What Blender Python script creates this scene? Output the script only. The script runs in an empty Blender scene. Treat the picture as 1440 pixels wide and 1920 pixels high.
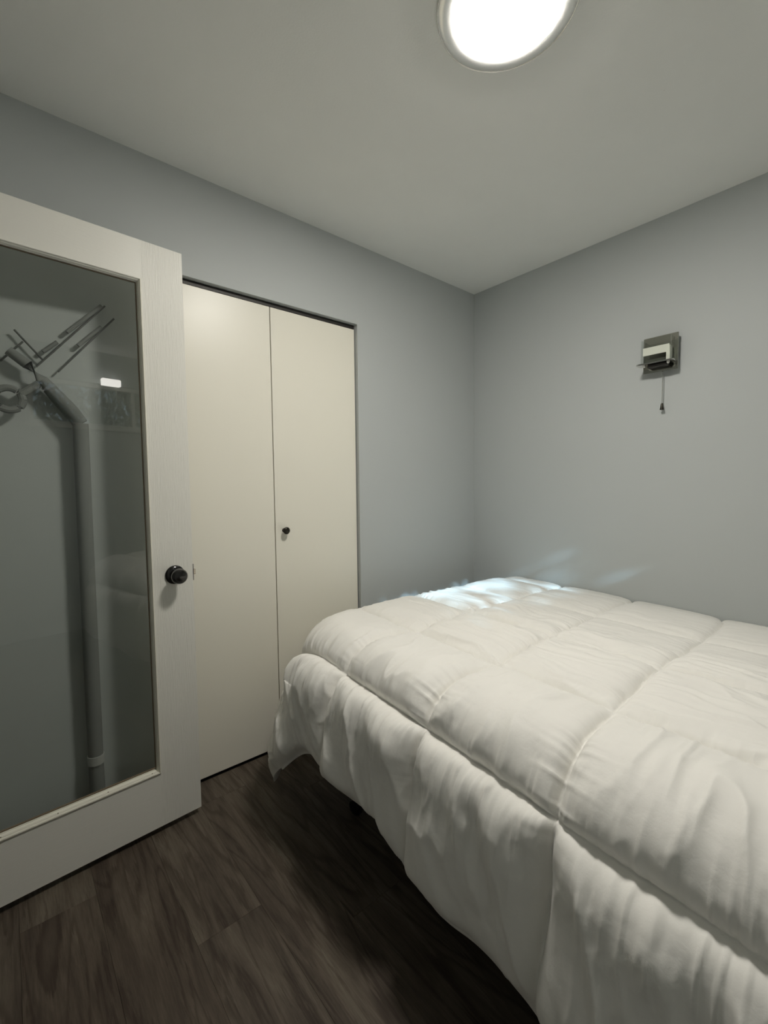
import bpy, bmesh, math, random
import numpy as np
from mathutils import Vector, Matrix
random.seed(7); rng = np.random.default_rng(11)
SC = bpy.context.scene; COL = SC.collection

# ------------------------------------------------------------------ camera
F_PX, YAW, PITCH, ROLL = 836.2, 0.7045, 0.0581, -0.0111
CAM = Vector((-2.3543, -1.8538, 1.2200))
fw = Vector((math.sin(YAW)*math.cos(PITCH), math.cos(YAW)*math.cos(PITCH), -math.sin(PITCH)))
r0 = Vector((math.cos(YAW), -math.sin(YAW), 0)); u0 = r0.cross(fw)
rt = r0*math.cos(ROLL) + u0*math.sin(ROLL); up = rt.cross(fw)
cd = bpy.data.cameras.new('camera'); cam = bpy.data.objects.new('camera', cd); COL.objects.link(cam)
cd.sensor_fit = 'VERTICAL'; cd.sensor_height = 24; cd.sensor_width = 18
cd.lens = F_PX/1920*24; cd.clip_start = 0.02; cd.clip_end = 200
cam.matrix_world = Matrix(((rt.x, up.x, -fw.x, CAM.x), (rt.y, up.y, -fw.y, CAM.y), (rt.z, up.z, -fw.z, CAM.z), (0, 0, 0, 1)))
SC.camera = cam

# ------------------------------------------------------------------ sky, sun, exposure
LAMP_E = 104.0; SUN_E = 8.5; SKY_E = 3.0; HALL_FILL_E = 1.5; FIX_E = 9.0
w = bpy.data.worlds.new('sky'); SC.world = w; w.use_nodes = True
nt = w.node_tree; nt.nodes.clear()
o_ = nt.nodes.new('ShaderNodeOutputWorld'); b_ = nt.nodes.new('ShaderNodeBackground'); s_ = nt.nodes.new('ShaderNodeTexSky')
s_.sky_type = 'HOSEK_WILKIE'; s_.turbidity = 2.5; s_.ground_albedo = 0.2
SUN_DIR = Vector((0.80, 2.65, -1.28)).normalized()
s_.sun_direction = -SUN_DIR
nt.links.new(s_.outputs[0], b_.inputs[0]); b_.inputs[1].default_value = SKY_E; nt.links.new(b_.outputs[0], o_.inputs[0])
sd = bpy.data.lights.new('sun', 'SUN'); so = bpy.data.objects.new('sun', sd); COL.objects.link(so)
sd.energy = SUN_E; sd.angle = math.radians(1.0); sd.color = (0.50, 0.78, 1.0)
so.location = (-2.5, -8, 6); so.rotation_euler = SUN_DIR.to_track_quat('-Z', 'Y').to_euler()
SC.view_settings.view_transform = 'Standard'; SC.view_settings.look = 'None'
SC.view_settings.exposure = 0.19; SC.view_settings.gamma = 1.0; SC.view_settings.use_curve_mapping = False
SC.cycles.max_bounces = 10; SC.cycles.diffuse_bounces = 9; SC.cycles.transmission_bounces = 8; SC.cycles.transparent_max_bounces = 12
SC.cycles.sample_clamp_indirect = 6.0; SC.cycles.caustics_refractive = False; SC.cycles.caustics_reflective = False

# ------------------------------------------------------------------ materials
def mat(name, color, rough=0.6, metal=0.0, spec=0.5, coat=0.0, coat_rough=0.1):
    m = bpy.data.materials.new(name); m.use_nodes = True
    b = m.node_tree.nodes['Principled BSDF']
    b.inputs['Base Color'].default_value = (*color, 1); b.inputs['Roughness'].default_value = rough
    b.inputs['Metallic'].default_value = metal; b.inputs['Specular IOR Level'].default_value = spec
    b.inputs['Coat Weight'].default_value = coat; b.inputs['Coat Roughness'].default_value = coat_rough
    return m
def node(m, t, **kw):
    n = m.node_tree.nodes.new(t)
    for k, v in kw.items():
        if k in n.inputs: n.inputs[k].default_value = v
        else: setattr(n, k, v)
    return n
def link(m, a, b): m.node_tree.links.new(a, b)
def bump(m, src, strength, dist, normal=None):
    b = node(m, 'ShaderNodeBump'); b.inputs['Strength'].default_value = strength; b.inputs['Distance'].default_value = dist
    link(m, src, b.inputs['Height'])
    if normal: link(m, normal, b.inputs['Normal'])
    link(m, b.outputs[0], m.node_tree.nodes['Principled BSDF'].inputs['Normal']); return b.outputs[0]
def coords(m, scale=(1, 1, 1), kind='Object'):
    tc = node(m, 'ShaderNodeTexCoord'); mp = node(m, 'ShaderNodeMapping'); mp.inputs['Scale'].default_value = scale
    link(m, tc.outputs[kind], mp.inputs[0]); return mp.outputs[0]
def noise(m, vec, scale, detail=4, rough=0.5, dist=0.0):
    n = node(m, 'ShaderNodeTexNoise'); n.inputs['Scale'].default_value = scale; n.inputs['Detail'].default_value = detail
    n.inputs['Roughness'].default_value = rough; n.inputs['Distortion'].default_value = dist
    link(m, vec, n.inputs['Vector']); return n.outputs['Fac']
def ramp(m, src, stops):
    r = node(m, 'ShaderNodeValToRGB'); e = r.color_ramp.elements
    while len(e) < len(stops): e.new(0.5)
    for el, (p, c) in zip(e, stops): el.position = p; el.color = (*c, 1)
    link(m, src, r.inputs[0]); return r.outputs[0]
def BSDF(m): return m.node_tree.nodes['Principled BSDF']

def wall_paint(name, c, rough=0.55, spec=0.3):
    m = mat(name, c, rough, spec=spec); v = coords(m)
    n = noise(m, v, 1.4, 3)
    link(m, ramp(m, n, [(0.3, tuple(x*0.985 for x in c)), (0.7, tuple(x*1.015 for x in c))]), BSDF(m).inputs['Base Color'])
    bump(m, noise(m, v, 260, 3), 0.10, 0.001); return m
M_WALL = wall_paint('grey_wall_paint', (0.475, 0.50, 0.498))
def ceiling_paint():
    c = (0.88, 0.885, 0.86)
    m = mat('ceiling_paint', c, 0.6, spec=0.2); v = coords(m)
    n = noise(m, v, 1.1, 4, 0.6)
    col = ramp(m, n, [(0.35, tuple(x*0.97 for x in c)), (0.65, tuple(x*1.02 for x in c))])
    sp = node(m, 'ShaderNodeTexVoronoi'); sp.inputs['Scale'].default_value = 5.5; link(m, v, sp.inputs['Vector'])
    mr = ramp(m, sp.outputs['Distance'], [(0.0, (0.62, 0.6, 0.57)), (0.022, (1, 1, 1))])
    mx = node(m, 'ShaderNodeMix', data_type='RGBA', blend_type='MULTIPLY'); mx.inputs[0].default_value = 0.5
    link(m, col, mx.inputs[6]); link(m, mr, mx.inputs[7]); link(m, mx.outputs[2], BSDF(m).inputs['Base Color'])
    bump(m, noise(m, v, 180, 4), 0.22, 0.0015); return m
M_CEIL = ceiling_paint()
def satin_white(name, c, rough, grain=None, bstr=0.08):
    m = mat(name, c, rough, spec=0.5)
    if grain:
        v = coords(m, grain); n = noise(m, v, 60, 5, 0.65, 0.2); n2 = noise(m, coords(m), 1.5, 2)
        ad = node(m, 'ShaderNodeMath', operation='MULTIPLY_ADD'); ad.inputs[1].default_value = 1; link(m, n, ad.inputs[0]); link(m, n2, ad.inputs[2])
        bump(m, ad.outputs[0], bstr, 0.002)
    else:
        v = coords(m); bump(m, noise(m, v, 14, 5, 0.6), bstr, 0.002)
    return m
M_STILE = satin_white('door_paint_upright_grain', (0.76, 0.75, 0.69), 0.38, (5, 5, 0.22), 1.0)
M_RAIL = satin_white('door_paint_level_grain', (0.76, 0.75, 0.69), 0.40, (0.25, 5, 5), 0.22)
M_CLOSET = satin_white('closet_door_paint', (0.80, 0.775, 0.68), 0.36, None, 0.05)
M_BEAD = satin_white('glazing_bead_paint', (0.74, 0.72, 0.62), 0.45, (0.3, 5, 5), 0.2)
M_CAULK = mat('bead_gap_brown', (0.16, 0.12, 0.075), 0.8)
M_BLACK = mat('black_bronze', (0.012, 0.011, 0.010), 0.16, 0.3, 0.6, 0.4, 0.05)
M_BLACKP = mat('dark_pewter', (0.035, 0.032, 0.024), 0.3, 0.7)
M_DARK = mat('dark_metal_track', (0.03, 0.028, 0.025), 0.5, 0.3)
M_CHROME = mat('polished_chrome', (0.72, 0.71, 0.68), 0.08, 1.0)
M_MIRROR = mat('mirror_plate', (0.46, 0.46, 0.41), 0.12, 1.0)
M_BRASS = mat('latch_nickel', (0.55, 0.5, 0.42), 0.25, 1.0)
M_NICKEL = mat('brushed_nickel', (0.96, 0.95, 0.92), 0.28, 0.7)
M_RIM = mat('bright_rim', (0.9, 0.88, 0.84), 0.25, 0.6)
M_BACK = mat('closet_inside', (0.10, 0.10, 0.10), 0.8)
M_TRIM = satin_white('trim_white', (0.70, 0.69, 0.65), 0.45)
def emit(name, c, e):
    m = bpy.data.materials.new(name); m.use_nodes = True; n = m.node_tree; n.nodes.clear()
    o = n.nodes.new('ShaderNodeOutputMaterial'); k = n.nodes.new('ShaderNodeEmission')
    k.inputs[0].default_value = (*c, 1); k.inputs[1].default_value = e; n.links.new(k.outputs[0], o.inputs[0]); return m
M_LAMP = emit('lamp_diffuser_lit', (1.0, 0.958, 0.885), LAMP_E)
M_FIX = emit('window_lamp_lit', (1.0, 0.97, 0.90), FIX_E); M_HALL_FILL = emit('hall_fill_lit', (1.0, 0.97, 0.90), HALL_FILL_E)
def glass(name, tint, ior=1.5, rough=0.0, refl=1.0):
    # thin sheet: tinted see-through plus mirror reflection by Fresnel
    m = bpy.data.materials.new(name); m.use_nodes = True; n = m.node_tree; n.nodes.clear()
    o = n.nodes.new('ShaderNodeOutputMaterial'); t = n.nodes.new('ShaderNodeBsdfTransparent'); g = n.nodes.new('ShaderNodeBsdfGlossy')
    f = n.nodes.new('ShaderNodeFresnel'); mx = n.nodes.new('ShaderNodeMixShader')
    f.inputs[0].default_value = ior; t.inputs[0].default_value = (*tint, 1); g.inputs['Roughness'].default_value = rough
    g.inputs['Color'].default_value = (refl, refl, refl, 1)
    ge = n.nodes.new('ShaderNodeNewGeometry'); iv = n.nodes.new('ShaderNodeMath'); iv.operation = 'SUBTRACT'; iv.inputs[0].default_value = 1.0
    mu = n.nodes.new('ShaderNodeMath'); mu.operation = 'MULTIPLY'; n.links.new(ge.outputs['Backfacing'], iv.inputs[1]); n.links.new(iv.outputs[0], mu.inputs[0]); n.links.new(f.outputs[0], mu.inputs[1])
    n.links.new(mu.outputs[0], mx.inputs[0]); n.links.new(t.outputs[0], mx.inputs[1]); n.links.new(g.outputs[0], mx.inputs[2]); n.links.new(mx.outputs[0], o.inputs[0])
    return m
M_PANE = glass('smoky_door_glass', (0.935, 0.945, 0.93), 1.7)
M_CLEAR = glass('clear_glass', (0.95, 0.96, 0.95), 1.6)
M_WPANE = glass('window_glass', (0.93, 0.95, 0.95), 1.5)
M_FROST = mat('frosted_glass_strip', (0.86, 0.86, 0.78), 0.35, spec=0.5); BSDF(M_FROST).inputs['Subsurface Weight'].default_value = 0.0
def cloth_mat():
    m = mat('white_microfibre', (0.80, 0.785, 0.745), 0.62, spec=0.25)
    b = BSDF(m); b.inputs['Sheen Weight'].default_value = 0.12; b.inputs['Sheen Roughness'].default_value = 0.4
    v = coords(m); n1 = noise(m, v, 55, 4, 0.55, 0.3); n2 = noise(m, v, 900, 2)
    b1 = bump(m, n1, 0.16, 0.004); bump(m, n2, 0.08, 0.0006, b1); return m
M_CLOTH = cloth_mat()
M_THREAD = mat('stitch_thread', (0.80, 0.785, 0.745), 0.6)
M_TICK = mat('mattress_ticking', (0.6, 0.6, 0.58), 0.85)
M_BOXS = mat('box_spring_cover', (0.05, 0.05, 0.055), 0.9)
M_STEEL = mat('dark_steel_frame', (0.02, 0.021, 0.024), 0.35, 0.6)
M_STEELG = mat('light_grey_band_break', (0.42, 0.43, 0.42), 0.5)
M_SUBFLOOR = mat('underlay', (0.012, 0.011, 0.010), 0.9)
def plank_mat():
    m = mat('grey_brown_vinyl_wood', (0.06, 0.05, 0.045), 0.55, spec=0.25)
    oi = node(m, 'ShaderNodeObjectInfo')
    tc = node(m, 'ShaderNodeTexCoord')
    off = node(m, 'ShaderNodeVectorMath', operation='MULTIPLY_ADD')
    comb = node(m, 'ShaderNodeCombineXYZ')
    mul = node(m, 'ShaderNodeMath', operation='MULTIPLY'); mul.inputs[1].default_value = 37.0
    link(m, oi.outputs['Random'], mul.inputs[0])
    for i in range(3): link(m, mul.outputs[0], comb.inputs[i])
    off.inputs[1].default_value = (1, 1, 1); link(m, tc.outputs['Object'], off.inputs[0]); link(m, comb.outputs[0], off.inputs[2])
    mp = node(m, 'ShaderNodeMapping'); mp.inputs['Scale'].default_value = (7.0, 0.85, 1); link(m, off.outputs[0], mp.inputs[0])
    n1 = noise(m, mp.outputs[0], 1.0, 3, 0.5, 0.6)
    mp2 = node(m, 'ShaderNodeMapping'); mp2.inputs['Scale'].default_value = (70, 4.5, 1); link(m, off.outputs[0], mp2.inputs[0])
    n2 = noise(m, mp2.outputs[0], 3.0, 6, 0.75, 0.3)
    sc = node(m, 'ShaderNodeMath', operation='MULTIPLY_ADD'); sc.inputs[1].default_value = 62.0; link(m, n1, sc.inputs[0])
    jit = node(m, 'ShaderNodeMath', operation='MULTIPLY'); jit.inputs[1].default_value = 5.0; link(m, n2, jit.inputs[0]); link(m, jit.outputs[0], sc.inputs[2])
    sn = node(m, 'ShaderNodeMath', operation='SINE'); link(m, sc.outputs[0], sn.inputs[0])
    ma = node(m, 'ShaderNodeMapRange'); ma.inputs['From Min'].default_value = -1; link(m, sn.outputs[0], ma.inputs['Value'])
    n3 = noise(m, mp.outputs[0], 2.3, 4, 0.6, 0.8)
    c1 = ramp(m, n3, [(0.30, (0.050, 0.038, 0.030)), (0.50, (0.086, 0.070, 0.054)), (0.70, (0.126, 0.107, 0.083))])
    c2 = ramp(m, n2, [(0.25, (0.62, 0.61, 0.60)), (0.65, (1.12, 1.11, 1.10))])
    c3 = ramp(m, ma.outputs[0], [(0.0, (0.58, 0.52, 0.50)), (0.35, (1, 1, 1)), (1.0, (1.04, 1.03, 1.02))])
    hs = ramp(m, oi.outputs['Random'], [(0.0, (0.92, 0.89, 0.87)), (0.5, (1.0, 1.0, 1.0)), (1.0, (1.08, 1.08, 1.06))])
    cur = c1
    for c, fac in ((c2, 1.0), (c3, 0.75), (hs, 1.0)):
        mx = node(m, 'ShaderNodeMix', data_type='RGBA', blend_type='MULTIPLY'); mx.inputs[0].default_value = fac
        link(m, cur, mx.inputs[6]); link(m, c, mx.inputs[7]); cur = mx.outputs[2]
    link(m, cur, BSDF(m).inputs['Base Color'])
    bump(m, n2, 0.25, 0.0012); return m
M_PLANK = plank_mat()
def leaf_mat(name, a, b):
    m = mat(name, a, 0.5); n = noise(m, coords(m), 12, 2)
    link(m, ramp(m, n, [(0.35, a), (0.7, b)]), BSDF(m).inputs['Base Color']); return m
M_LEAF = leaf_mat('hedge_leaves', (0.015, 0.04, 0.012), (0.05, 0.11, 0.03))
M_EARTH = leaf_mat('garden_soil', (0.04, 0.035, 0.025), (0.07, 0.08, 0.04))

# ------------------------------------------------------------------ helpers
def tag(o, label=None, cat=None, group=None, kind=None):
    if label: o['label'] = label
    if cat: o['category'] = cat
    if group: o['group'] = group
    if kind: o['kind'] = kind
    return o
def obj(name, bm, m, parent=None, smooth=False, bevel=0, angle=35):
    me = bpy.data.meshes.new(name)
    bmesh.ops.recalc_face_normals(bm, faces=bm.faces); bm.to_mesh(me); bm.free()
    if m: me.materials.append(m)
    o = bpy.data.objects.new(name, me); COL.objects.link(o)
    if parent: o.parent = parent
    if bevel:
        md = o.modifiers.new('bevel', 'BEVEL'); md.width = bevel; md.segments = 2; md.limit_method = 'ANGLE'; md.angle_limit = math.radians(40)
    if smooth:
        for p in me.polygons: p.use_smooth = True
        try: me.set_sharp_from_angle(angle=math.radians(angle))
        except Exception: pass
    return o
def empty(name, loc, rz=0):
    o = bpy.data.objects.new(name, None); COL.objects.link(o); o.location = loc; o.rotation_euler = (0, 0, rz); o.empty_display_size = 0.1; return o
def box(bm, x0, x1, y0, y1, z0, z1, M=None):
    vs = [bm.verts.new((x, y, z)) for z in (z0, z1) for y in (y0, y1) for x in (x0, x1)]
    for f in ((0, 2, 3, 1), (4, 5, 7, 6), (0, 1, 5, 4), (2, 6, 7, 3), (0, 4, 6, 2), (1, 3, 7, 5)): bm.faces.new([vs[i] for i in f])
    if M is not None: bmesh.ops.transform(bm, matrix=M, verts=vs)
    return vs
def B(*a):
    bm = bmesh.new(); box(bm, *a); return bm
def lathe(prof, seg=48, axis='Z', loc=(0, 0, 0)):
    """prof = [(r, h)]; closed at r=0 ends"""
    bm = bmesh.new(); rings = []
    for r, h in prof:
        if r < 1e-6: rings.append([bm.verts.new((0, 0, h))])
        else: rings.append([bm.verts.new((r*math.cos(2*math.pi*k/seg), r*math.sin(2*math.pi*k/seg), h)) for k in range(seg)])
    for a, b in zip(rings, rings[1:]):
        for k in range(seg):
            k2 = (k+1) % seg
            if len(a) == 1 and len(b) == 1: continue
            if len(a) == 1: bm.faces.new((a[0], b[k], b[k2]))
            elif len(b) == 1: bm.faces.new((a[k], b[0], a[k2]))
            else: bm.faces.new((a[k], b[k], b[k2], a[k2]))
    R = Matrix.Identity(4)
    if axis == '-Y': R = Matrix.Rotation(math.pi/2, 4, 'X')
    if axis == '-X': R = Matrix.Rotation(-math.pi/2, 4, 'Y')
    if axis == 'X': R = Matrix.Rotation(math.pi/2, 4, 'Y')
    if axis == '-Z': R = Matrix.Rotation(math.pi, 4, 'X')
    bmesh.ops.transform(bm, matrix=Matrix.Translation(loc) @ R, verts=bm.verts)
    return bm
def tube(bm, pts, r, seg=8):
    pts = [Vector(p) for p in pts]; rings = []
    for i, p in enumerate(pts):
        d = (pts[min(i+1, len(pts)-1)] - pts[max(i-1, 0)]).normalized()
        a = d.orthogonal().normalized() if abs(d.z) < 0.9 else Vector((1, 0, 0)); a = (a - d*a.dot(d)).normalized(); b = d.cross(a)
        rr = r[i] if isinstance(r, (list, tuple)) else r
        rings.append([bm.verts.new(p + (a*math.cos(2*math.pi*k/seg) + b*math.sin(2*math.pi*k/seg))*rr) for k in range(seg)])
    for a, b in zip(rings, rings[1:]):
        for k in range(seg): bm.faces.new((a[k], a[(k+1) % seg], b[(k+1) % seg], b[k]))
    bm.faces.new(rings[0][::-1]); bm.faces.new(rings[-1])
    return bm

# ------------------------------------------------------------------ room shell
H = 2.44; XL = -2.66; YB = -3.10; T = 0.12
CX0, CX1, CH = -1.895, -0.944, 2.045        # closet opening in the far wall
WX0, WX1, WZ0, WZ1 = -1.80, -0.60, 1.77, 2.16   # high window in the wall behind the camera
DY0, DY1, DH = -1.05, -0.23, 2.07           # doorway in the left wall
bm = bmesh.new()
box(bm, XL-T, CX0, 0, T, -0.03, H); box(bm, CX1, T, 0, T, -0.03, H); box(bm, CX0, CX1, 0, T, CH, H)
tag(obj('wall_back', bm, M_WALL), 'grey painted wall with the white closet doors set in it', 'wall', kind='structure')
tag(obj('wall_right', B(0, T, YB-T, 0, -0.03, H), M_WALL), 'plain grey wall beside the bed, carrying the small wall lamp', 'wall', kind='structure')
bm = bmesh.new()
box(bm, XL-T, XL, DY1, 0, -0.03, H); box(bm, XL-T, XL, YB-T, DY0, -0.03, H); box(bm, XL-T, XL, DY0, DY1, DH, H)
tag(obj('wall_left', bm, M_WALL), 'grey wall with the doorway the glass door hangs in', 'wall', kind='structure')
bm = bmesh.new()
box(bm, XL, WX0, YB-T, YB, -0.03, H); box(bm, WX1, 0, YB-T, YB, -0.03, H); box(bm, WX0, WX1, YB-T, YB, -0.03, WZ0); box(bm, WX0, WX1, YB-T, YB, WZ1, H)
tag(obj('wall_front', bm, M_WALL), 'grey wall with the high window, behind the viewer', 'wall', kind='structure')
tag(obj('ceiling', B(XL-T, T, YB-T, T+0.7, H, H+0.1), M_CEIL), 'flat off-white ceiling with faint scuffs and the round lamp', 'ceiling', kind='structure')
# hall beyond the doorway, closed
bm = bmesh.new()
box(bm, XL-1.2, XL-1.1, -1.8, 0.5, -0.03, H); box(bm, XL-1.1, XL-T, 0.4, 0.5, -0.03, H); box(bm, XL-1.1, XL-T, -1.8, -1.7, -0.03, H); box(bm, XL-1.2, XL-T, -1.8, 0.5, H, H+0.1)
tag(obj('wall_hall', bm, M_WALL), 'grey hallway walls beyond the doorway', 'wall', kind='structure')
# closet inside
bm = bmesh.new()
box(bm, CX0-0.25, CX1+0.25, 0.68, 0.72, -0.03, H); box(bm, CX0-0.29, CX0-0.25, T, 0.72, -0.03, H); box(bm, CX1+0.25, CX1+0.29, T, 0.72, -0.03, H)
tag(obj('wall_closet', bm, M_BACK), 'dark inner walls of the closet', 'wall', kind='structure')

# floor: underlay plus separate planks running towards the closet wall
fl = tag(obj('floor', B(XL-1.2, T, YB-T, 0.72, -0.04, -0.0152), M_SUBFLOOR), 'dark grey-brown wood-look plank floor', 'floor', kind='structure')
PW, PL = 0.182, 1.22
pm = {}
def plank_mesh(wd, ln):
    key = (round(wd, 3), round(ln, 3))
    if key not in pm:
        b = bmesh.new(); box(b, 0.0002, wd-0.0002, 0.0002, ln-0.0002, -0.005, 0)
        top = [e for e in b.edges if all(abs(v.co.z) < 1e-6 for v in e.verts)]
        bmesh.ops.bevel(b, geom=top, offset=0.0003, segments=1, affect='EDGES')
        bmesh.ops.recalc_face_normals(b, faces=b.faces)
        me = bpy.data.meshes.new('plank'); b.to_mesh(me); b.free(); me.materials.append(M_PLANK); pm[key] = me
    return pm[key]
x = -0.012; row = 0
while x > XL - 0.25:
    x0 = x - PW; y = YB + [0.0, -0.47, -0.86, -0.21, -0.68][row % 5]
    while y < 0.02:
        a, bb = max(y, YB), min(y+PL, 0.02)
        if bb - a > 0.03:
            o = bpy.data.objects.new('plank', plank_mesh(PW, bb-a)); COL.objects.link(o); o.parent = fl
            o.location = (x0, a, -0.010)
        y += PL
    x = x0; row += 1

# window behind the camera
wn = tag(empty('window_1', ((WX0+WX1)/2, YB, WZ0)), 'wide low window high in the wall behind the viewer', 'window', kind='structure')
bm = bmesh.new(); hw = (WX1-WX0)/2; hh = WZ1-WZ0
box(bm, -hw, hw, -0.09, -0.04, 0, 0.035); box(bm, -hw, hw, -0.09, -0.04, hh-0.035, hh); box(bm, -hw, -hw+0.035, -0.09, -0.04, 0.035, hh-0.035); box(bm, hw-0.035, hw, -0.09, -0.04, 0.035, hh-0.035); box(bm, 0.18, 0.21, -0.09, -0.04, 0.035, hh-0.035)
obj('window_frame', bm, M_TRIM, wn, bevel=0.003)
obj('window_sill', B(-hw-0.03, hw+0.03, -0.04, 0.04, -0.025, 0.0), M_TRIM, wn, bevel=0.004)
bm = bmesh.new(); box(bm, -hw+0.036, 0.179, -0.067, -0.063, 0.036, hh-0.036); obj('pane', bm, M_WPANE, wn)
bm = bmesh.new(); box(bm, 0.211, hw-0.036, -0.067, -0.063, 0.036, hh-0.036); obj('pane', bm, M_WPANE, wn)
tag(obj('ground', B(-6, 4, -8, YB-T-0.02, 1.30, 1.45), M_EARTH), 'dark garden soil outside the high window', 'ground', kind='structure')

# hedge outside: gaps cut along the sun's path to shape its patches indoors
def in_gap(p):
    t = (0.70 - p.z)/SUN_DIR.z; q = p + SUN_DIR*t
    for cx, cy, ax, ay, ang in ((-0.77, -0.43, 0.20, 0.085, 0.0), (-0.46, -0.52, 0.20, 0.11, -0.15), (-0.78, -0.62, 0.10, 0.05, 0.2), (-0.20, -0.50, 0.055, 0.17, 0.35), (-0.26, -0.72, 0.13, 0.05, 0.0), (0.040, -0.455, 0.035, 0.06, 0.0), (-0.62, -0.70, 0.13, 0.035, 0.3)):
        dx, dy = q.x-cx, q.y-cy; c, s = math.cos(ang), math.sin(ang)
        if ((dx*c+dy*s)/ax)**2 + ((-dx*s+dy*c)/ay)**2 < 1: return True
    return False
hg = tag(empty('hedge', (-1.6, -3.7, 1.45)), 'dense green leafy hedge outside the window', 'hedge')
bm = bmesh.new(); n_l = 0
while n_l < 15000:
    if n_l < 12000: p = Vector((random.uniform(-2.7, 0.2), random.uniform(-3.95, -3.45), random.uniform(1.47, 2.9)))
    else:                                                # extra leaves added to block stray sun from the right wall
        q_ = Vector((random.uniform(0.09, 0.60), random.uniform(-0.85, 0.0), 0.70)); p = q_ + SUN_DIR*((random.uniform(-3.95, -3.45)-q_.y)/SUN_DIR.y)
    L = random.uniform(0.055, 0.095)
    if in_gap(p): continue
    R = Matrix.Rotation(random.uniform(0, 6.28), 4, 'Z') @ Matrix.Rotation(random.uniform(0.5, 1.5), 4, 'X')
    pts = [(0, 0, 0), (L*0.28, L*0.45, 0.003), (0, L, -0.004), (-L*0.28, L*0.45, 0.003)]
    vs = [bm.verts.new(p - hg.location + R @ Vector(q)) for q in pts]
    bm.faces.new((vs[0], vs[1], vs[2])); bm.faces.new((vs[0], vs[2], vs[3])); n_l += 1
lf = obj('leaves', bm, M_LEAF, hg); lf['kind'] = 'stuff'
for k, sx in enumerate((-1.0, -0.35, 0.4, 1.1)):
    bm = bmesh.new(); tube(bm, [(sx, -0.05, 0), (sx+0.03, -0.06, 0.5), (sx-0.02, -0.02, 1.2)], [0.02, 0.014, 0.006]); obj('stem', bm, M_EARTH, hg)

# ------------------------------------------------------------------ closet bifold door
cd_ = tag(empty('door_2', (CX0, 0.03, 0)), 'plain cream two-panel folding closet door with a small dark knob', 'door', kind='structure')
SEAM = -1.4165 - CX0; CW = CX1-CX0
obj('door_panel', B(0.004, SEAM-0.0018, -0.010, 0.022, 0.002, 2.022), M_CLOSET, cd_, bevel=0.0015)
obj('door_panel', B(SEAM+0.0018, CW-0.006, -0.010, 0.022, 0.002, 2.022), M_CLOSET, cd_, bevel=0.0015)
obj('track', B(0.003, CW-0.003, -0.004, 0.03, 2.026, CH-0.001), M_DARK, cd_)
obj('knob', lathe([(0.0, 0.0), (0.010, 0.0), (0.009, 0.004), (0.0055, 0.008), (0.0055, 0.013), (0.013, 0.018), (0.0165, 0.023), (0.0165, 0.027), (0.013, 0.031), (0.009, 0.0325), (0.0, 0.033)], 40, '-Y', (-1.372-CX0, -0.0095, 1.020)), M_BLACKP, cd_, smooth=True)

# ------------------------------------------------------------------ glass door
DA = 0.0625; DWd = 0.762; DT = 0.035; Z0, Z1 = 0.014, 2.046
dx, dy = -1.8389, -0.1586
d1 = tag(empty('door_1', (dx, dy, 0), DA), 'open white wooden door with one tall glass pane and a black knob', 'door', kind='structure')
GX0, GX1, GZ0, GZ1 = -DWd+0.136, -0.136, 0.208, 1.921      # opening in the frame (local x is negative, front face at y=0)
obj('door_stile', B(GX1, 0, 0, DT, Z0, Z1), M_STILE, d1)
obj('door_stile', B(-DWd, GX0, 0, DT, Z0, Z1), M_STILE, d1)
obj('door_rail', B(GX0, GX1, 0.0, DT, GZ1, Z1), M_RAIL, d1)
obj('door_rail', B(GX0, GX1, 0.0, DT, Z0, GZ0), M_RAIL, d1)
pane = obj('glass_pane', B(GX0+0.003, GX1-0.003, 0.0165, 0.0185, GZ0+0.003, GZ1-0.003), None, d1)
pane.data.materials.append(M_PANE)
def bead(p0, p1, inward, w=0.016, cham=True):
    """moulded glazing bead from p0 to p1 in the door plane (x,z); inward = unit (x,z) to the glass"""
    prof = [(0.0, 0.0005), (0.0, -0.003), (0.003, -0.0042), (0.0058, -0.003), (0.0066, -0.0005), (0.0095, 0.001), (0.0122, 0.0036), (0.0136, 0.007), (0.0155, 0.0078), (0.016, 0.0155), (0.0, 0.0155)]
    bm = bmesh.new(); rings = []
    d = Vector((p1[0]-p0[0], p1[1]-p0[1])).normalized()
    for p, s in ((p0, 1), (p1, -1)):
        rings.append([bm.verts.new((p[0] + inward[0]*a*w/0.016 + d[0]*s*a*w/0.016, yy, p[1] + inward[1]*a*w/0.016 + d[1]*s*a*w/0.016)) for a, yy in prof])
    n = len(prof)
    for k in range(n): bm.faces.new((rings[0][k], rings[0][(k+1) % n], rings[1][(k+1) % n], rings[1][k]))
    bm.faces.new(rings[0]); bm.faces.new(rings[1][::-1]); return bm
e = 0.0008
for p0, p1, inn, wd, m in (((GX0+e, GZ0+e), (GX1-e, GZ0+e), (0, 1), 0.019, M_BEAD), ((GX0+e, GZ1-e), (GX1-e, GZ1-e), (0, -1), 0.012, M_RAIL), ((GX1-e, GZ0+e), (GX1-e, GZ1-e), (-1, 0), 0.011, M_BEAD), ((GX0+e, GZ0+e), (GX0+e, GZ1-e), (1, 0), 0.011, M_BEAD)):
    obj('glazing_bead', bead(p0, p1, inn, wd), m, d1)
for a in (-0.165, -0.30, -0.435, -0.57):
    obj('nail_hole', lathe([(0, 0), (0.0016, 0), (0.0016, 0.0006), (0, 0.0006)], 10, '-Y', (a, 0.0008, GZ0+0.0125)), M_CAULK, d1)
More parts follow.
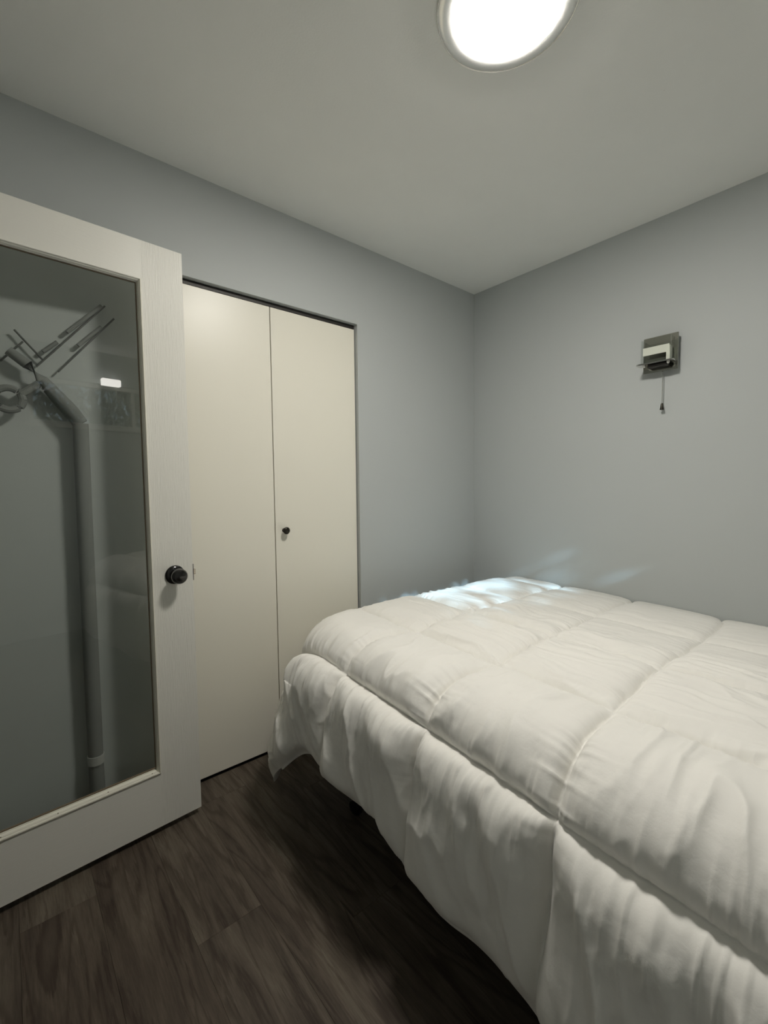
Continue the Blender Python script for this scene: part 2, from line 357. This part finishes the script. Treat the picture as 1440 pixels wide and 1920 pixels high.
# brown line where the bead meets the pane
bm = bmesh.new()
box(bm, GX1-0.0145, GX1-0.0125, 0.012, 0.0163, GZ0+0.02, GZ1-0.014); box(bm, GX0+0.014, GX1-0.014, 0.012, 0.0163, GZ1-0.015, GZ1-0.0133); box(bm, GX0+0.014, GX1-0.014, 0.010, 0.0163, GZ0+0.0205, GZ0+0.0225)
obj('glazing_gap', bm, M_CAULK, d1)
kb = obj('knob_rosette', lathe([(0, 0), (0.033, 0), (0.0335, 0.003), (0.031, 0.007), (0.024, 0.010), (0.013, 0.012), (0, 0.012)], 48, '-Y', (-0.064, 0.0, 0.912)), M_BLACK, d1, smooth=True)
obj('knob', lathe([(0, 0.010), (0.0115, 0.010), (0.0105, 0.020), (0.012, 0.026), (0.018, 0.030), (0.0245, 0.036), (0.0272, 0.044), (0.0265, 0.052), (0.022, 0.0595), (0.0205, 0.0605), (0.0195, 0.0603), (0.012, 0.0635), (0, 0.065)], 56, '-Y', (-0.064, 0.0, 0.912)), M_BLACK, d1, smooth=True, angle=60)
bm = B(-0.0005, 0.003, 0.0005, 0.029, 0.882, 0.942); obj('latch_plate', bm, M_STEEL, d1, bevel=0.0005)
bm = B(0.003, 0.014, 0.008, 0.024, 0.902, 0.921); obj('latch_bolt', bm, M_BRASS, d1, bevel=0.002)
for hz in (0.25, 1.02, 1.80):
    bm = B(-DWd-0.010, -DWd+0.002, 0.006, DT-0.004, hz-0.045, hz+0.045); tube(bm, [(-DWd-0.006, DT+0.002, hz-0.045), (-DWd-0.006, DT+0.002, hz+0.045)], 0.006); obj('hinge', bm, M_BRASS, d1)
# door jamb in the left wall
bm = bmesh.new()
box(bm, XL-T-0.01, XL+0.012, DY1-0.018, DY1+0.05, 0, DH-0.02); box(bm, XL-T-0.01, XL+0.012, DY0-0.05, DY0+0.018, 0, DH-0.02); box(bm, XL-T-0.01, XL+0.012, DY0-0.05, DY1+0.05, DH-0.02, DH+0.05)
tag(obj('trim_1', bm, M_TRIM, bevel=0.002), 'white frame around the doorway', 'door frame', kind='structure')

# made-up grey shapes imitating the unidentified dark band and bars behind the door glass
M_SHAPE = mat('grey_made_up_shape', (0.22, 0.23, 0.225), 0.8, spec=0.1); M_SHAPE_DARK = mat('dark_made_up_shape', (0.10, 0.105, 0.10), 0.7)
sx, sy = -2.15, -0.040
rk = tag(empty('made_up_dim_shape', (sx, sy, -0.010)), 'made-up slim grey shape imitating a dim band and bars behind the door glass', 'stand-in')
def P3(x, z, y=0.0): return (x-sx, y, z+0.010)
obj('dim_band', tube(bmesh.new(), [P3(-2.148, 1.44), P3(-2.150, 1.0), P3(-2.152, 0.292)], 0.023, 24), M_SHAPE, rk, smooth=True)
obj('band_break', tube(bmesh.new(), [P3(-2.152, 0.292), P3(-2.152, 0.262)], 0.026, 24), M_STEELG, rk, smooth=True)
obj('lower_dim_band', tube(bmesh.new(), [P3(-2.152, 0.262), P3(-2.150, 0.012)], 0.023, 24), M_SHAPE, rk, smooth=True)
obj('base', B(-0.13, 0.10, -0.045, 0.030, 0.0, 0.022), M_SHAPE_DARK, rk, bevel=0.005)
obj('curved_arm', tube(bmesh.new(), [P3(-2.148, 1.44), P3(-2.170, 1.475), P3(-2.206, 1.52), P3(-2.245, 1.57), P3(-2.28, 1.615), P3(-2.325, 1.65)], [0.023, 0.024, 0.022, 0.018, 0.016, 0.014], 16), M_SHAPE, rk, smooth=True)
for a_, b_, c_, d_ in ((-2.257, 1.616, -2.058, 1.855), (-2.201, 1.608, -2.032, 1.818), (-2.307, 1.722, -2.24, 1.641), (-2.345, 1.619, -2.287, 1.689)):
    obj('thin_bar', tube(bmesh.new(), [P3(a_, b_, 0.02), P3(c_, d_, 0.02)], 0.0030, 8), M_SHAPE_DARK, rk)
for a_, b_, c_, d_ in ((-2.171, 1.742, -2.069, 1.852), (-2.142, 1.704, -2.072, 1.780), (-2.238, 1.666, -2.199, 1.704)):
    obj('thick_stroke', tube(bmesh.new(), [P3(a_, b_, 0.018), P3(c_, d_, 0.018)], 0.0065, 10), M_SHAPE, rk)
bm = tube(bmesh.new(), [P3(-2.330+0.034*math.cos(t), 1.502+0.034*math.sin(t)) for t in [k*2*math.pi/28 for k in range(29)]], 0.011, 10)
obj('ring', bm, M_SHAPE, rk, smooth=True)
obj('ring_arm', tube(bmesh.new(), [P3(-2.300, 1.520), P3(-2.245, 1.565)], 0.012, 10), M_SHAPE, rk)

# ------------------------------------------------------------------ ceiling lamp
LX, LY, LR = -1.321, -1.145, 0.1785
cl = tag(empty('ceiling_lamp', (LX, LY, H)), 'round flush ceiling lamp, lit, with a brushed metal ring', 'lamp')
R_ = LR
obj('lamp_housing', lathe([(0, 0.0), (R_-0.012, 0.0), (R_-0.012, 0.004), (0, 0.004)], 96, '-Z'), M_RIM, cl)
obj('metal_ring', lathe([(R_-0.006, 0.0), (R_-0.0035, 0.006), (R_-0.005, 0.0085), (R_-0.018, 0.0120), (R_-0.040, 0.0115), (R_-0.043, 0.0110), (R_-0.043, 0.005)], 128, '-Z'), M_NICKEL, cl, smooth=True, angle=60)
obj('ring_lip', lathe([(R_-0.008, 0.0), (R_, 0.0), (R_, 0.006), (R_-0.0018, 0.0085), (R_-0.0045, 0.0075), (R_-0.008, 0.0)], 128, '-Z'), M_RIM, cl, smooth=True, angle=60)
obj('diffuser', lathe([(R_-0.0435, 0.0085), (R_-0.0445, 0.0145), (R_-0.050, 0.0165), (R_-0.080, 0.0175), (0, 0.018)], 96, '-Z'), M_LAMP, cl, smooth=True, angle=60)
# small lit wall fixture beside the window behind the viewer, and an added fill lamp in the hall
wf = tag(empty('window_lamp', (-1.215, YB, 2.17)), 'lit white wall lamp above the high window behind the viewer', 'wall lamp')
obj('lamp_shade', B(-0.075, 0.075, 0.03, 0.09, -0.03, 0.03), M_FIX, wf, bevel=0.008)
obj('bracket', B(-0.03, 0.03, 0.0, 0.03, -0.03, 0.03), M_TRIM, wf)
obj('pull_cord', tube(bmesh.new(), [(0.04, 0.06, -0.03), (0.04, 0.06, -0.16)], 0.003), M_TRIM, wf)
hl = tag(empty('hall_fill_lamp', (XL-0.6, -0.9, H)), 'unseen round fill lamp added in the hallway to brighten the room', 'lamp')
obj('diffuser', lathe([(0, 0.05), (0.10, 0.045), (0.14, 0.02), (0.14, 0.0)], 48, '-Z'), M_HALL_FILL, hl, smooth=True)

# ------------------------------------------------------------------ wall lamp on the right wall
wl = tag(empty('wall_lamp', (0, -1.092, 1.812)), 'small square chrome and glass wall lamp, unlit, with a pull chain', 'wall lamp')
# local: wall plane x=0, room towards -x, y along the wall (+y = left in view)
obj('wall_plate', B(-0.028, 0, -0.062, 0.062, -0.07, 0.07), M_CHROME, wl, bevel=0.001)
obj('back_plate', B(-0.034, -0.028, -0.072, 0.070, -0.080, 0.081), M_MIRROR, wl, bevel=0.0012)
bm = bmesh.new()
n = 10; pts = []
W2, D0, D1, rr = 0.070, -0.0345, -0.092, 0.012
pts = [(D0, -W2+0.004), (D0, W2+0.010)]
pts += [(D1+rr - rr*math.sin(t), W2+0.014-rr + rr*math.cos(t)) for t in [k*math.pi/2/n for k in range(n+1)]]
pts += [(D1+rr - rr*math.cos(t), -W2+rr - rr*math.sin(t)) for t in [k*math.pi/2/n for k in range(n+1)]]
lo = [bm.verts.new((px, py, -0.050)) for px, py in pts]; hi = [bm.verts.new((px, py, -0.044)) for px, py in pts]
bm.faces.new(lo[::-1]); bm.faces.new(hi)
for k in range(len(pts)): bm.faces.new((lo[k], lo[(k+1) % len(pts)], hi[(k+1) % len(pts)], hi[k]))
obj('tray', bm, M_CHROME, wl)
bm = bmesh.new(); box(bm, -0.072, -0.036, -0.040, 0.040, -0.064, -0.051); obj('lamp_socket', bm, M_DARK, wl, bevel=0.002)
for yy in (-0.045, 0.052):
    bm = bmesh.new(); bmesh.ops.create_uvsphere(bm, u_segments=12, v_segments=8, radius=0.007, matrix=Matrix.Translation((-0.072, yy, -0.053))); obj('tray_screw', bm, M_CHROME, wl, smooth=True)
obj('glass_shade', B(-0.086, -0.081, -0.058, 0.064, -0.0435, 0.062), M_CLEAR, wl, bevel=0.001)
obj('glass_side', B(-0.081, -0.035, -0.058, -0.054, -0.0435, 0.062), M_CLEAR, wl)
obj('glass_side', B(-0.081, -0.035, 0.060, 0.064, -0.0435, 0.062), M_CLEAR, wl)
bm = bmesh.new(); box(bm, -0.0775, -0.075, -0.050, 0.0575, -0.008, 0.027); box(bm, -0.0775, -0.075, -0.050, -0.038, -0.043, -0.008); box(bm, -0.075, -0.042, -0.052, -0.050, -0.043, 0.022)
obj('frosted_strip', bm, M_FROST, wl)
bm = bmesh.new()
tube(bm, [(-0.020, -0.008, -0.068), (-0.020, -0.008, -0.086)], 0.004, 10)
for k in range(36): bmesh.ops.create_icosphere(bm, subdivisions=1, radius=0.0023, matrix=Matrix.Translation((-0.020, -0.008, -0.088-0.0038*k)))
obj('pull_chain', bm, M_CHROME, wl, smooth=True)
obj('chain_pull', lathe([(0, 0), (0.003, 0), (0.005, -0.005), (0.0065, -0.018), (0.0085, -0.028), (0.0085, -0.030), (0, -0.030)], 20, 'Z', (-0.020, -0.008, -0.224)), M_BLACKP, wl, smooth=True)

# ------------------------------------------------------------------ bed
fr = tag(empty('bed_frame', (-0.78, -1.35, -0.010)), 'dark steel bed frame mostly hidden under the white comforter', 'bed frame')
bm = bmesh.new()
bx0, bx1, by0, by1 = -0.66, 0.72, -1.02, 0.93
box(bm, bx0, bx0+0.03, by0, by1, 0.20, 0.235); box(bm, bx1-0.03, bx1, by0, by1, 0.20, 0.235)
for yy in (by0, 0.0, by1-0.03): box(bm, bx0+0.03, bx1-0.03, yy, yy+0.03, 0.20, 0.23)
obj('side_rails', bm, M_STEEL, fr, bevel=0.002)
for lx in (bx0+0.04, bx1-0.04):
    for ly in (by0+0.16, 0.80):
        lg = tube(bmesh.new(), [(lx, ly, 0.195), (lx, ly, 0.06)], 0.014, 12); lg = obj('leg', lg, M_STEEL, fr)
        obj('caster', lathe([(0, 0), (0.024, 0), (0.027, 0.006), (0.027, 0.022), (0.024, 0.028), (0, 0.028)], 24, 'X', (lx-0.014, ly, 0.0275)), M_STEEL, lg, smooth=True)
tag(obj('box_spring', B(-1.42, -0.05, -2.36, -0.40, 0.236, 0.40), M_BOXS, bevel=0.02), 'dark box spring hidden under the mattress', 'box spring')
tag(obj('mattress', B(-1.46, -0.045, -2.38, -0.38, 0.401, 0.60), M_TICK, bevel=0.05), 'mattress covered by the white comforter', 'mattress')

# comforter -----------------------------------------------------------------
def vnoise(x, y, seed):
    """smooth value noise, vectorised"""
    xi = np.floor(x).astype(np.int64); yi = np.floor(y).astype(np.int64); xf = x-xi; yf = y-yi
    def h(a, b):
        v = (a*374761393 + b*668265263 + seed*1442695041) & 0xffffffff
        v = ((v ^ (v >> 13))*1274126177) & 0xffffffff
        return ((v ^ (v >> 16)) & 0xffff)/32767.5 - 1.0
    u = xf*xf*xf*(xf*(xf*6-15)+10); v = yf*yf*yf*(yf*(yf*6-15)+10)
    return (h(xi, yi)*(1-u)+h(xi+1, yi)*u)*(1-v) + (h(xi, yi+1)*(1-u)+h(xi+1, yi+1)*u)*v
def fbm(x, y, seed, o=3):
    r = 0; a = 1; s = 0
    for k in range(o): r = r + a*vnoise(x*2**k+k*7.3, y*2**k+k*3.1, seed+k); s += a; a *= 0.5
    return r/s
def ridge(x, y, seed): return (1-np.abs(fbm(x, y, seed, 2)))**3
def sm(x, a, b):
    t = np.clip((x-a)/(b-a), 0, 1); return t*t*(3-2*t)
LA = [0.19, 0.56, 0.91, 1.255, 1.600, 1.975]             # seams along the bed (distance from the wall)
LB = [0.060, -0.285, -0.675, -1.055, -1.415, -1.815, -2.20, -2.52]     # seams across the bed (world y); first and last are hems
A1, B0, B1 = LA[-1], LB[-1], LB[0]
TOPZ, RAD = 0.678, 0.18
EX, EY, RC = -1.40, -0.36, 0.22                                    # where the top starts to roll over: side, foot
def base(a, b):
    """cloth coordinates (a from the wall, b = world y when flat) -> point on the draped sheet"""
    stretch = 0.86 + 0.20*sm(-b, 0.75, 1.35) + 0.20*sm(b, -0.55, -0.30)   # uneven overhang
    a = np.where(a > 1.60, 1.60 + (a-1.60)*stretch, a)
    x = -a + 0.065*(b+1.25); y = b + 0.0*a
    wall_e = np.maximum(x+0.02, 0)                        # cloth turned down against the wall
    cxx, cyy = EX+RC, EY-RC                              # centre of the rounded bed corner
    ex = np.maximum(cxx - x, 0); ey = np.maximum(y - cyy, 0)
    hh_ = np.hypot(ex, ey) + 1e-9; d = np.maximum(hh_ - RC, 0)
    inside = d <= 0
    nx = -ex/hh_; ny = ey/hh_
    th = np.clip(d/RAD, 0, math.pi/2*0.96)
    out = RAD*np.sin(th); drop = RAD*(1-np.cos(th))
    rem = np.maximum(d - RAD*math.pi/2*0.96, 0)
    cf = 2*ex*ey/(hh_*hh_)                                    # 1 on the corner diagonal
    flare = 0.08 + 0.16*cf
    folds = np.sin(np.arctan2(ey, ex)*2.0*3.0 - 0.8)*cf
    flare = flare + 0.03*folds
    hx = out + rem*flare; hz = drop + rem*np.sqrt(np.maximum(1-flare**2, 0.1))
    X = np.where(inside, x, np.where(x < cxx, cxx, x) + nx*(RC+hx)); Y = np.where(inside, y, np.where(y > cyy, cyy, y) + ny*(RC+hx))
    X = np.minimum(X, -0.006)
    Z = TOPZ - hz - wall_e*0.95
    Z = Z - (0.030+0.028*np.clip((-b-0.55)/0.9, -0.5, 1.2))*np.exp(-(np.minimum(x, 0)/0.17)**2)
    return X, Y, Z
def build_comforter(step=0.0039):
    na = int(A1/step)+1; nb = int((B1-B0)/step)+1
    a = np.linspace(-0.05, A1, na); b = np.linspace(B0, B1, nb)
    A, Bq = np.meshgrid(a, b, indexing='ij')
    # gently wandering seams
    Aw = A + 0.012*vnoise(A*2.3, Bq*1.7, 5) + 0.004*vnoise(A*8, Bq*8, 6)
    Bw = Bq - 0.085*np.exp(-(np.maximum(A, 0)/0.16)**2)*0.6 + 0.012*vnoise(A*1.9, Bq*2.1, 8) + 0.004*vnoise(A*8, Bq*8, 9)
    Bw = Bw + 0.055*(sm(A, 0.5, 1.3)-0.5)*sm(-Bq, -0.1, 0.5)*0.3
    edge = np.minimum(np.minimum(A1-A, B1-Bq), Bq-B0)
    dA = np.min(np.abs(Aw[..., None]-np.array(LA[:-1])), axis=-1); iA = np.argmin(np.abs(Aw[..., None]-np.array(LA[:-1])), axis=-1)
    dB = np.min(np.abs(Bw[..., None]-np.array(LB[1:-1])), axis=-1)
    dA = np.minimum(dA, edge+0.0); dBB = np.minimum(dB, edge+0.0)
    hang = sm(A, 1.56, 1.70); foot = sm(Bq, EY, EY+0.2)
    crest = sm(A, 1.28, 1.56)
    # puff: product of rounded profiles
    def prof(d, wd): return 1-np.exp(-d/wd)
    wA = np.where(Aw > LA[4], 0.018, 0.034 + 0.016*crest); wB = 0.021
    amp = 0.027 + 0.011*crest + 0.008*hang
    amp = amp*(1-0.45*sm(-A, -0.95, -0.75))               # flatter rows by the wall
    P = amp*prof(dA, wA)*prof(dBB, wB)
    P = P*(1+0.18*fbm(A*5, Bq*5, 21))
    # sharper notch along the crest seam and gathered puckers
    dL = np.abs(Aw-LA[4]); s = Bq + 0.01*vnoise(A*9, Bq*3, 33)
    P -= 0.010*np.exp(-dL/0.009)
    below = (Aw > LA[4])
    puck1 = ridge(s*40+0.4*fbm(A*9, s*5, 45), A*2.5, 41) - 0.35; puck2 = ridge(s*17+3+0.5*fbm(A*5, s*4, 46), A*1.5, 42) - 0.35; puck3 = np.sin(s*2*math.pi*34 + 5*vnoise(s*9, A*2, 43))
    up_ = np.exp(-dL/0.055)*(1-np.exp(-dL/0.011)); dn_ = np.exp(-dL/0.085)*(1-np.exp(-dL/0.009))
    P += np.where(below, 0.013*dn_*puck1 + 0.012*np.exp(-dL/0.16)*(1-np.exp(-dL/0.02))*puck2, 0.011*up_*puck1 + 0.010*np.exp(-dL/0.10)*(1-np.exp(-dL/0.02))*puck2)
    puck4 = ridge(s*75, A*6, 48) - 0.35
    P += (0.0016*puck3*np.exp(-dL/0.022) + 0.0060*puck4*np.exp(-dL/0.028)*(1-np.exp(-dL/0.005)))
    dT = np.minimum(np.min(np.abs(Aw[..., None]-np.array(LA[:4])), axis=-1), dB)
    P -= 0.0075*np.exp(-dT/0.0055)
    # small puckers on the other seams
    for k in (0, 1, 2, 3):
        d = np.abs(Aw-LA[k]); P += 0.0058*np.exp(-d/0.03)*(1-np.exp(-d/0.004))*(ridge(Bq*48, A*4, 50+k)-0.35)*(0.35+0.65*sm(A, 0.3, 1.2))
    for k in range(1, len(LB)-1):
        d = np.abs(Bw-LB[k]); P += 0.0075*np.exp(-d/0.035)*(1-np.exp(-d/0.004))*(ridge(A*46, Bq*4, 60+k)-0.35)*(0.4+0.6*sm(A, 0.3, 1.0))*(1-0.9*sm(A, 1.56, 1.66))
    # wrinkles: rows nearest the wall smooth; third row creased along the bed; crest row creased downwards; hang with long folds
    wx = 0.05*fbm(A*4, Bq*4, 70); wy = 0.05*fbm(A*4, Bq*4, 71)
    row3 = sm(A, 0.66, 0.86)*(1-sm(A, 1.22, 1.30)); row2 = sm(A, 0.3, 0.5)*(1-sm(A, 0.85, 0.92))
    near = sm(-Bq, 0.35, 0.9)
    al = ridge((A+wx*1.3)*17, (Bq+wy)*3.4, 72) - 0.3; al2 = ridge((A+wx)*34, (Bq+wy)*6, 73) - 0.3
    P += (row3*(0.35+0.65*near) + 0.35*row2)*(0.0105*al + 0.0040*al2)
    dnw = ridge((Bq+wy*1.6)*11, (A+wx)*3.0, 74) - 0.3; dn2 = ridge((Bq+wy*1.2)*24, (A+wx)*6.0, 78) - 0.3
    rowc = sm(A, 1.22, 1.34)*(1-sm(A, 1.60, 1.63))
    P += rowc*(0.35+0.65*near)*(0.0135*dnw*sm(fbm(A*3, Bq*3, 75), -0.5, 0.4) + 0.0036*dn2)
    hg_ = ridge((Bq+wy*0.8+0.35*(A-1.6))*8.5, A*1.4, 76) - 0.35; hg2 = ridge((Bq+wy)*19, A*2.5, 77) - 0.3
    hgm = sm(A, 1.60, 1.68)*(1-0.55*sm(A, 1.86, 1.975))
    P += hgm*(0.020*hg_ + 0.0055*hg2)
    # creased corner flap
    cor = hang*sm(Bq, -0.42, -0.25)
    P += cor*(0.010*(ridge((A*0.7-Bq*0.7+wx)*15, (A+Bq)*4, 79)-0.3) + 0.004*(ridge((A+wx)*26, (Bq+wy)*14, 80)-0.3))
    P += 0.0010*fbm(A*30, Bq*30, 81) + 0.004*fbm(A*3.0, Bq*3.0, 82)
    pinch = 1-np.exp(-edge/0.018)
    P = P*pinch
    X, Y, Z = base(A, Bq)
    # the sheet also waves in and out towards the hem
    wv = sm(A, 1.66, 1.975)*(0.018*np.sin(Bq*2*math.pi/0.39+1.0) + 0.012*fbm(Bq*6, A*0.5, 90, 2))
    X = X - wv
    Z = Z + sm(A, 1.8, 1.975)*0.006*fbm(Bq*9, A*0, 91, 2)
    def grad(F_): return np.gradient(F_, a, axis=0), np.gradient(F_, b, axis=1)
    Xa, Xb = grad(X); Ya, Yb = grad(Y); Za, Zb = grad(Z)
    nx = Ya*Zb-Za*Yb; ny = Za*Xb-Xa*Zb; nz = Xa*Yb-Ya*Xb
    nn = np.sqrt(nx*nx+ny*ny+nz*nz)+1e-9; sg = -1.0
    nx, ny, nz = sg*nx/nn, sg*ny/nn, sg*nz/nn
    OX, OY, OZ = X+nx*P, Y+ny*P, Z+nz*P
    OX = np.minimum(OX, -0.004)
    th = (0.002 + 0.020*pinch)
    IX, IY, IZ = X-nx*th, Y-ny*th, Z-nz*th; IX = np.minimum(IX, -0.003)
    return A, Bq, (OX, OY, OZ), (IX, IY, IZ), Aw, Bw, (nx, ny, nz)
A, Bq, O, I, Aw, Bw, NR = build_comforter()
na, nb = A.shape
vo = np.stack([c.ravel() for c in O], 1); vi = np.stack([c.ravel() for c in I], 1)
idx = np.arange(na*nb).reshape(na, nb)
q = np.stack([idx[:-1, :-1], idx[:-1, 1:], idx[1:, 1:], idx[1:, :-1]], -1).reshape(-1, 4)
off = na*nb
qi = q[:, ::-1] + off
rim = []
for line, rev in ((idx[0, :], 0), (idx[-1, :], 1), (idx[:, 0], 1), (idx[:, -1], 0)):
    s0, s1 = line[:-1], line[1:]
    f = np.stack([s0, s0+off, s1+off, s1], 1)
    rim.append(f[:, ::-1] if rev else f)
faces = np.concatenate([q, qi]+rim); verts = np.concatenate([vo, vi])
me = bpy.data.meshes.new('comforter')
me.vertices.add(len(verts)); me.vertices.foreach_set('co', verts.astype(np.float32).ravel())
me.loops.add(len(faces)*4); me.loops.foreach_set('vertex_index', faces.astype(np.int32).ravel())
me.polygons.add(len(faces)); me.polygons.foreach_set('loop_start', np.arange(0, len(faces)*4, 4, dtype=np.int32))
me.update(calc_edges=True); me.polygons.foreach_set('use_smooth', np.ones(len(faces), dtype=bool)); me.materials.append(M_CLOTH)
cf = bpy.data.objects.new('comforter', me); COL.objects.link(cf)
tag(cf, 'white box-stitched comforter spread over the bed and hanging down its side', 'comforter')
# stitches: short threads lying in the seams
bm = bmesh.new()
ga, gb = A[:, 0], Bq[0, :]
def surf(a, b):
    i = (a-ga[0])/(ga[1]-ga[0]); j = (b-gb[0])/(gb[1]-gb[0])
    i0 = int(np.clip(math.floor(i), 0, na-2)); j0 = int(np.clip(math.floor(j), 0, nb-2)); fi, fj = i-i0, j-j0
    r = []
    for S in (O, NR):
        r.append(Vector([float((S[k][i0, j0]*(1-fi)+S[k][i0+1, j0]*fi)*(1-fj)+(S[k][i0, j0+1]*(1-fi)+S[k][i0+1, j0+1]*fi)*fj) for k in range(3)]))
    return r
def stitch(a0, b0, a1, b1):
    p, n = surf(a0, b0); q_, n2 = surf(a1, b1)
    d = (q_-p); s = n.cross(d)
    if s.length < 1e-9: return
    s = s.normalized()*0.0007; h = n.normalized()*0.0009
    vs = [bm.verts.new(v) for v in (p-s-h*0.5, p+s-h*0.5, p+h, q_-s-h*0.5, q_+s-h*0.5, q_+h)]
    for f in ((0, 1, 4, 3), (1, 2, 5, 4), (2, 0, 3, 5), (0, 2, 1), (3, 4, 5)): bm.faces.new([vs[k] for k in f])
for k, la in enumerate(LA[1:5]):
    col = np.abs(Aw-la).argmin(axis=0)
    bpos = B0+0.02
    while bpos < B1-0.02:
        j = int((bpos-gb[0])/(gb[1]-gb[0])); j2 = min(j+1, nb-1)
        if rng.random() < 0.85: stitch(ga[col[j]], gb[j], ga[col[j2]], gb[j2])
        bpos += 0.0075
for lb in LB[1:-1]:
    rowi = np.abs(Bw-lb).argmin(axis=1)
    ap = 0.03
    while ap < A1-0.02:
        i = int(ap/(ga[1]-ga[0])); i2 = min(i+1, na-1)
        if rng.random() < 0.85: stitch(ga[i], gb[rowi[i]], ga[i2], gb[rowi[i2]])
        ap += 0.0075
st = obj('stitching', bm, M_THREAD, cf); st['kind'] = 'stuff'
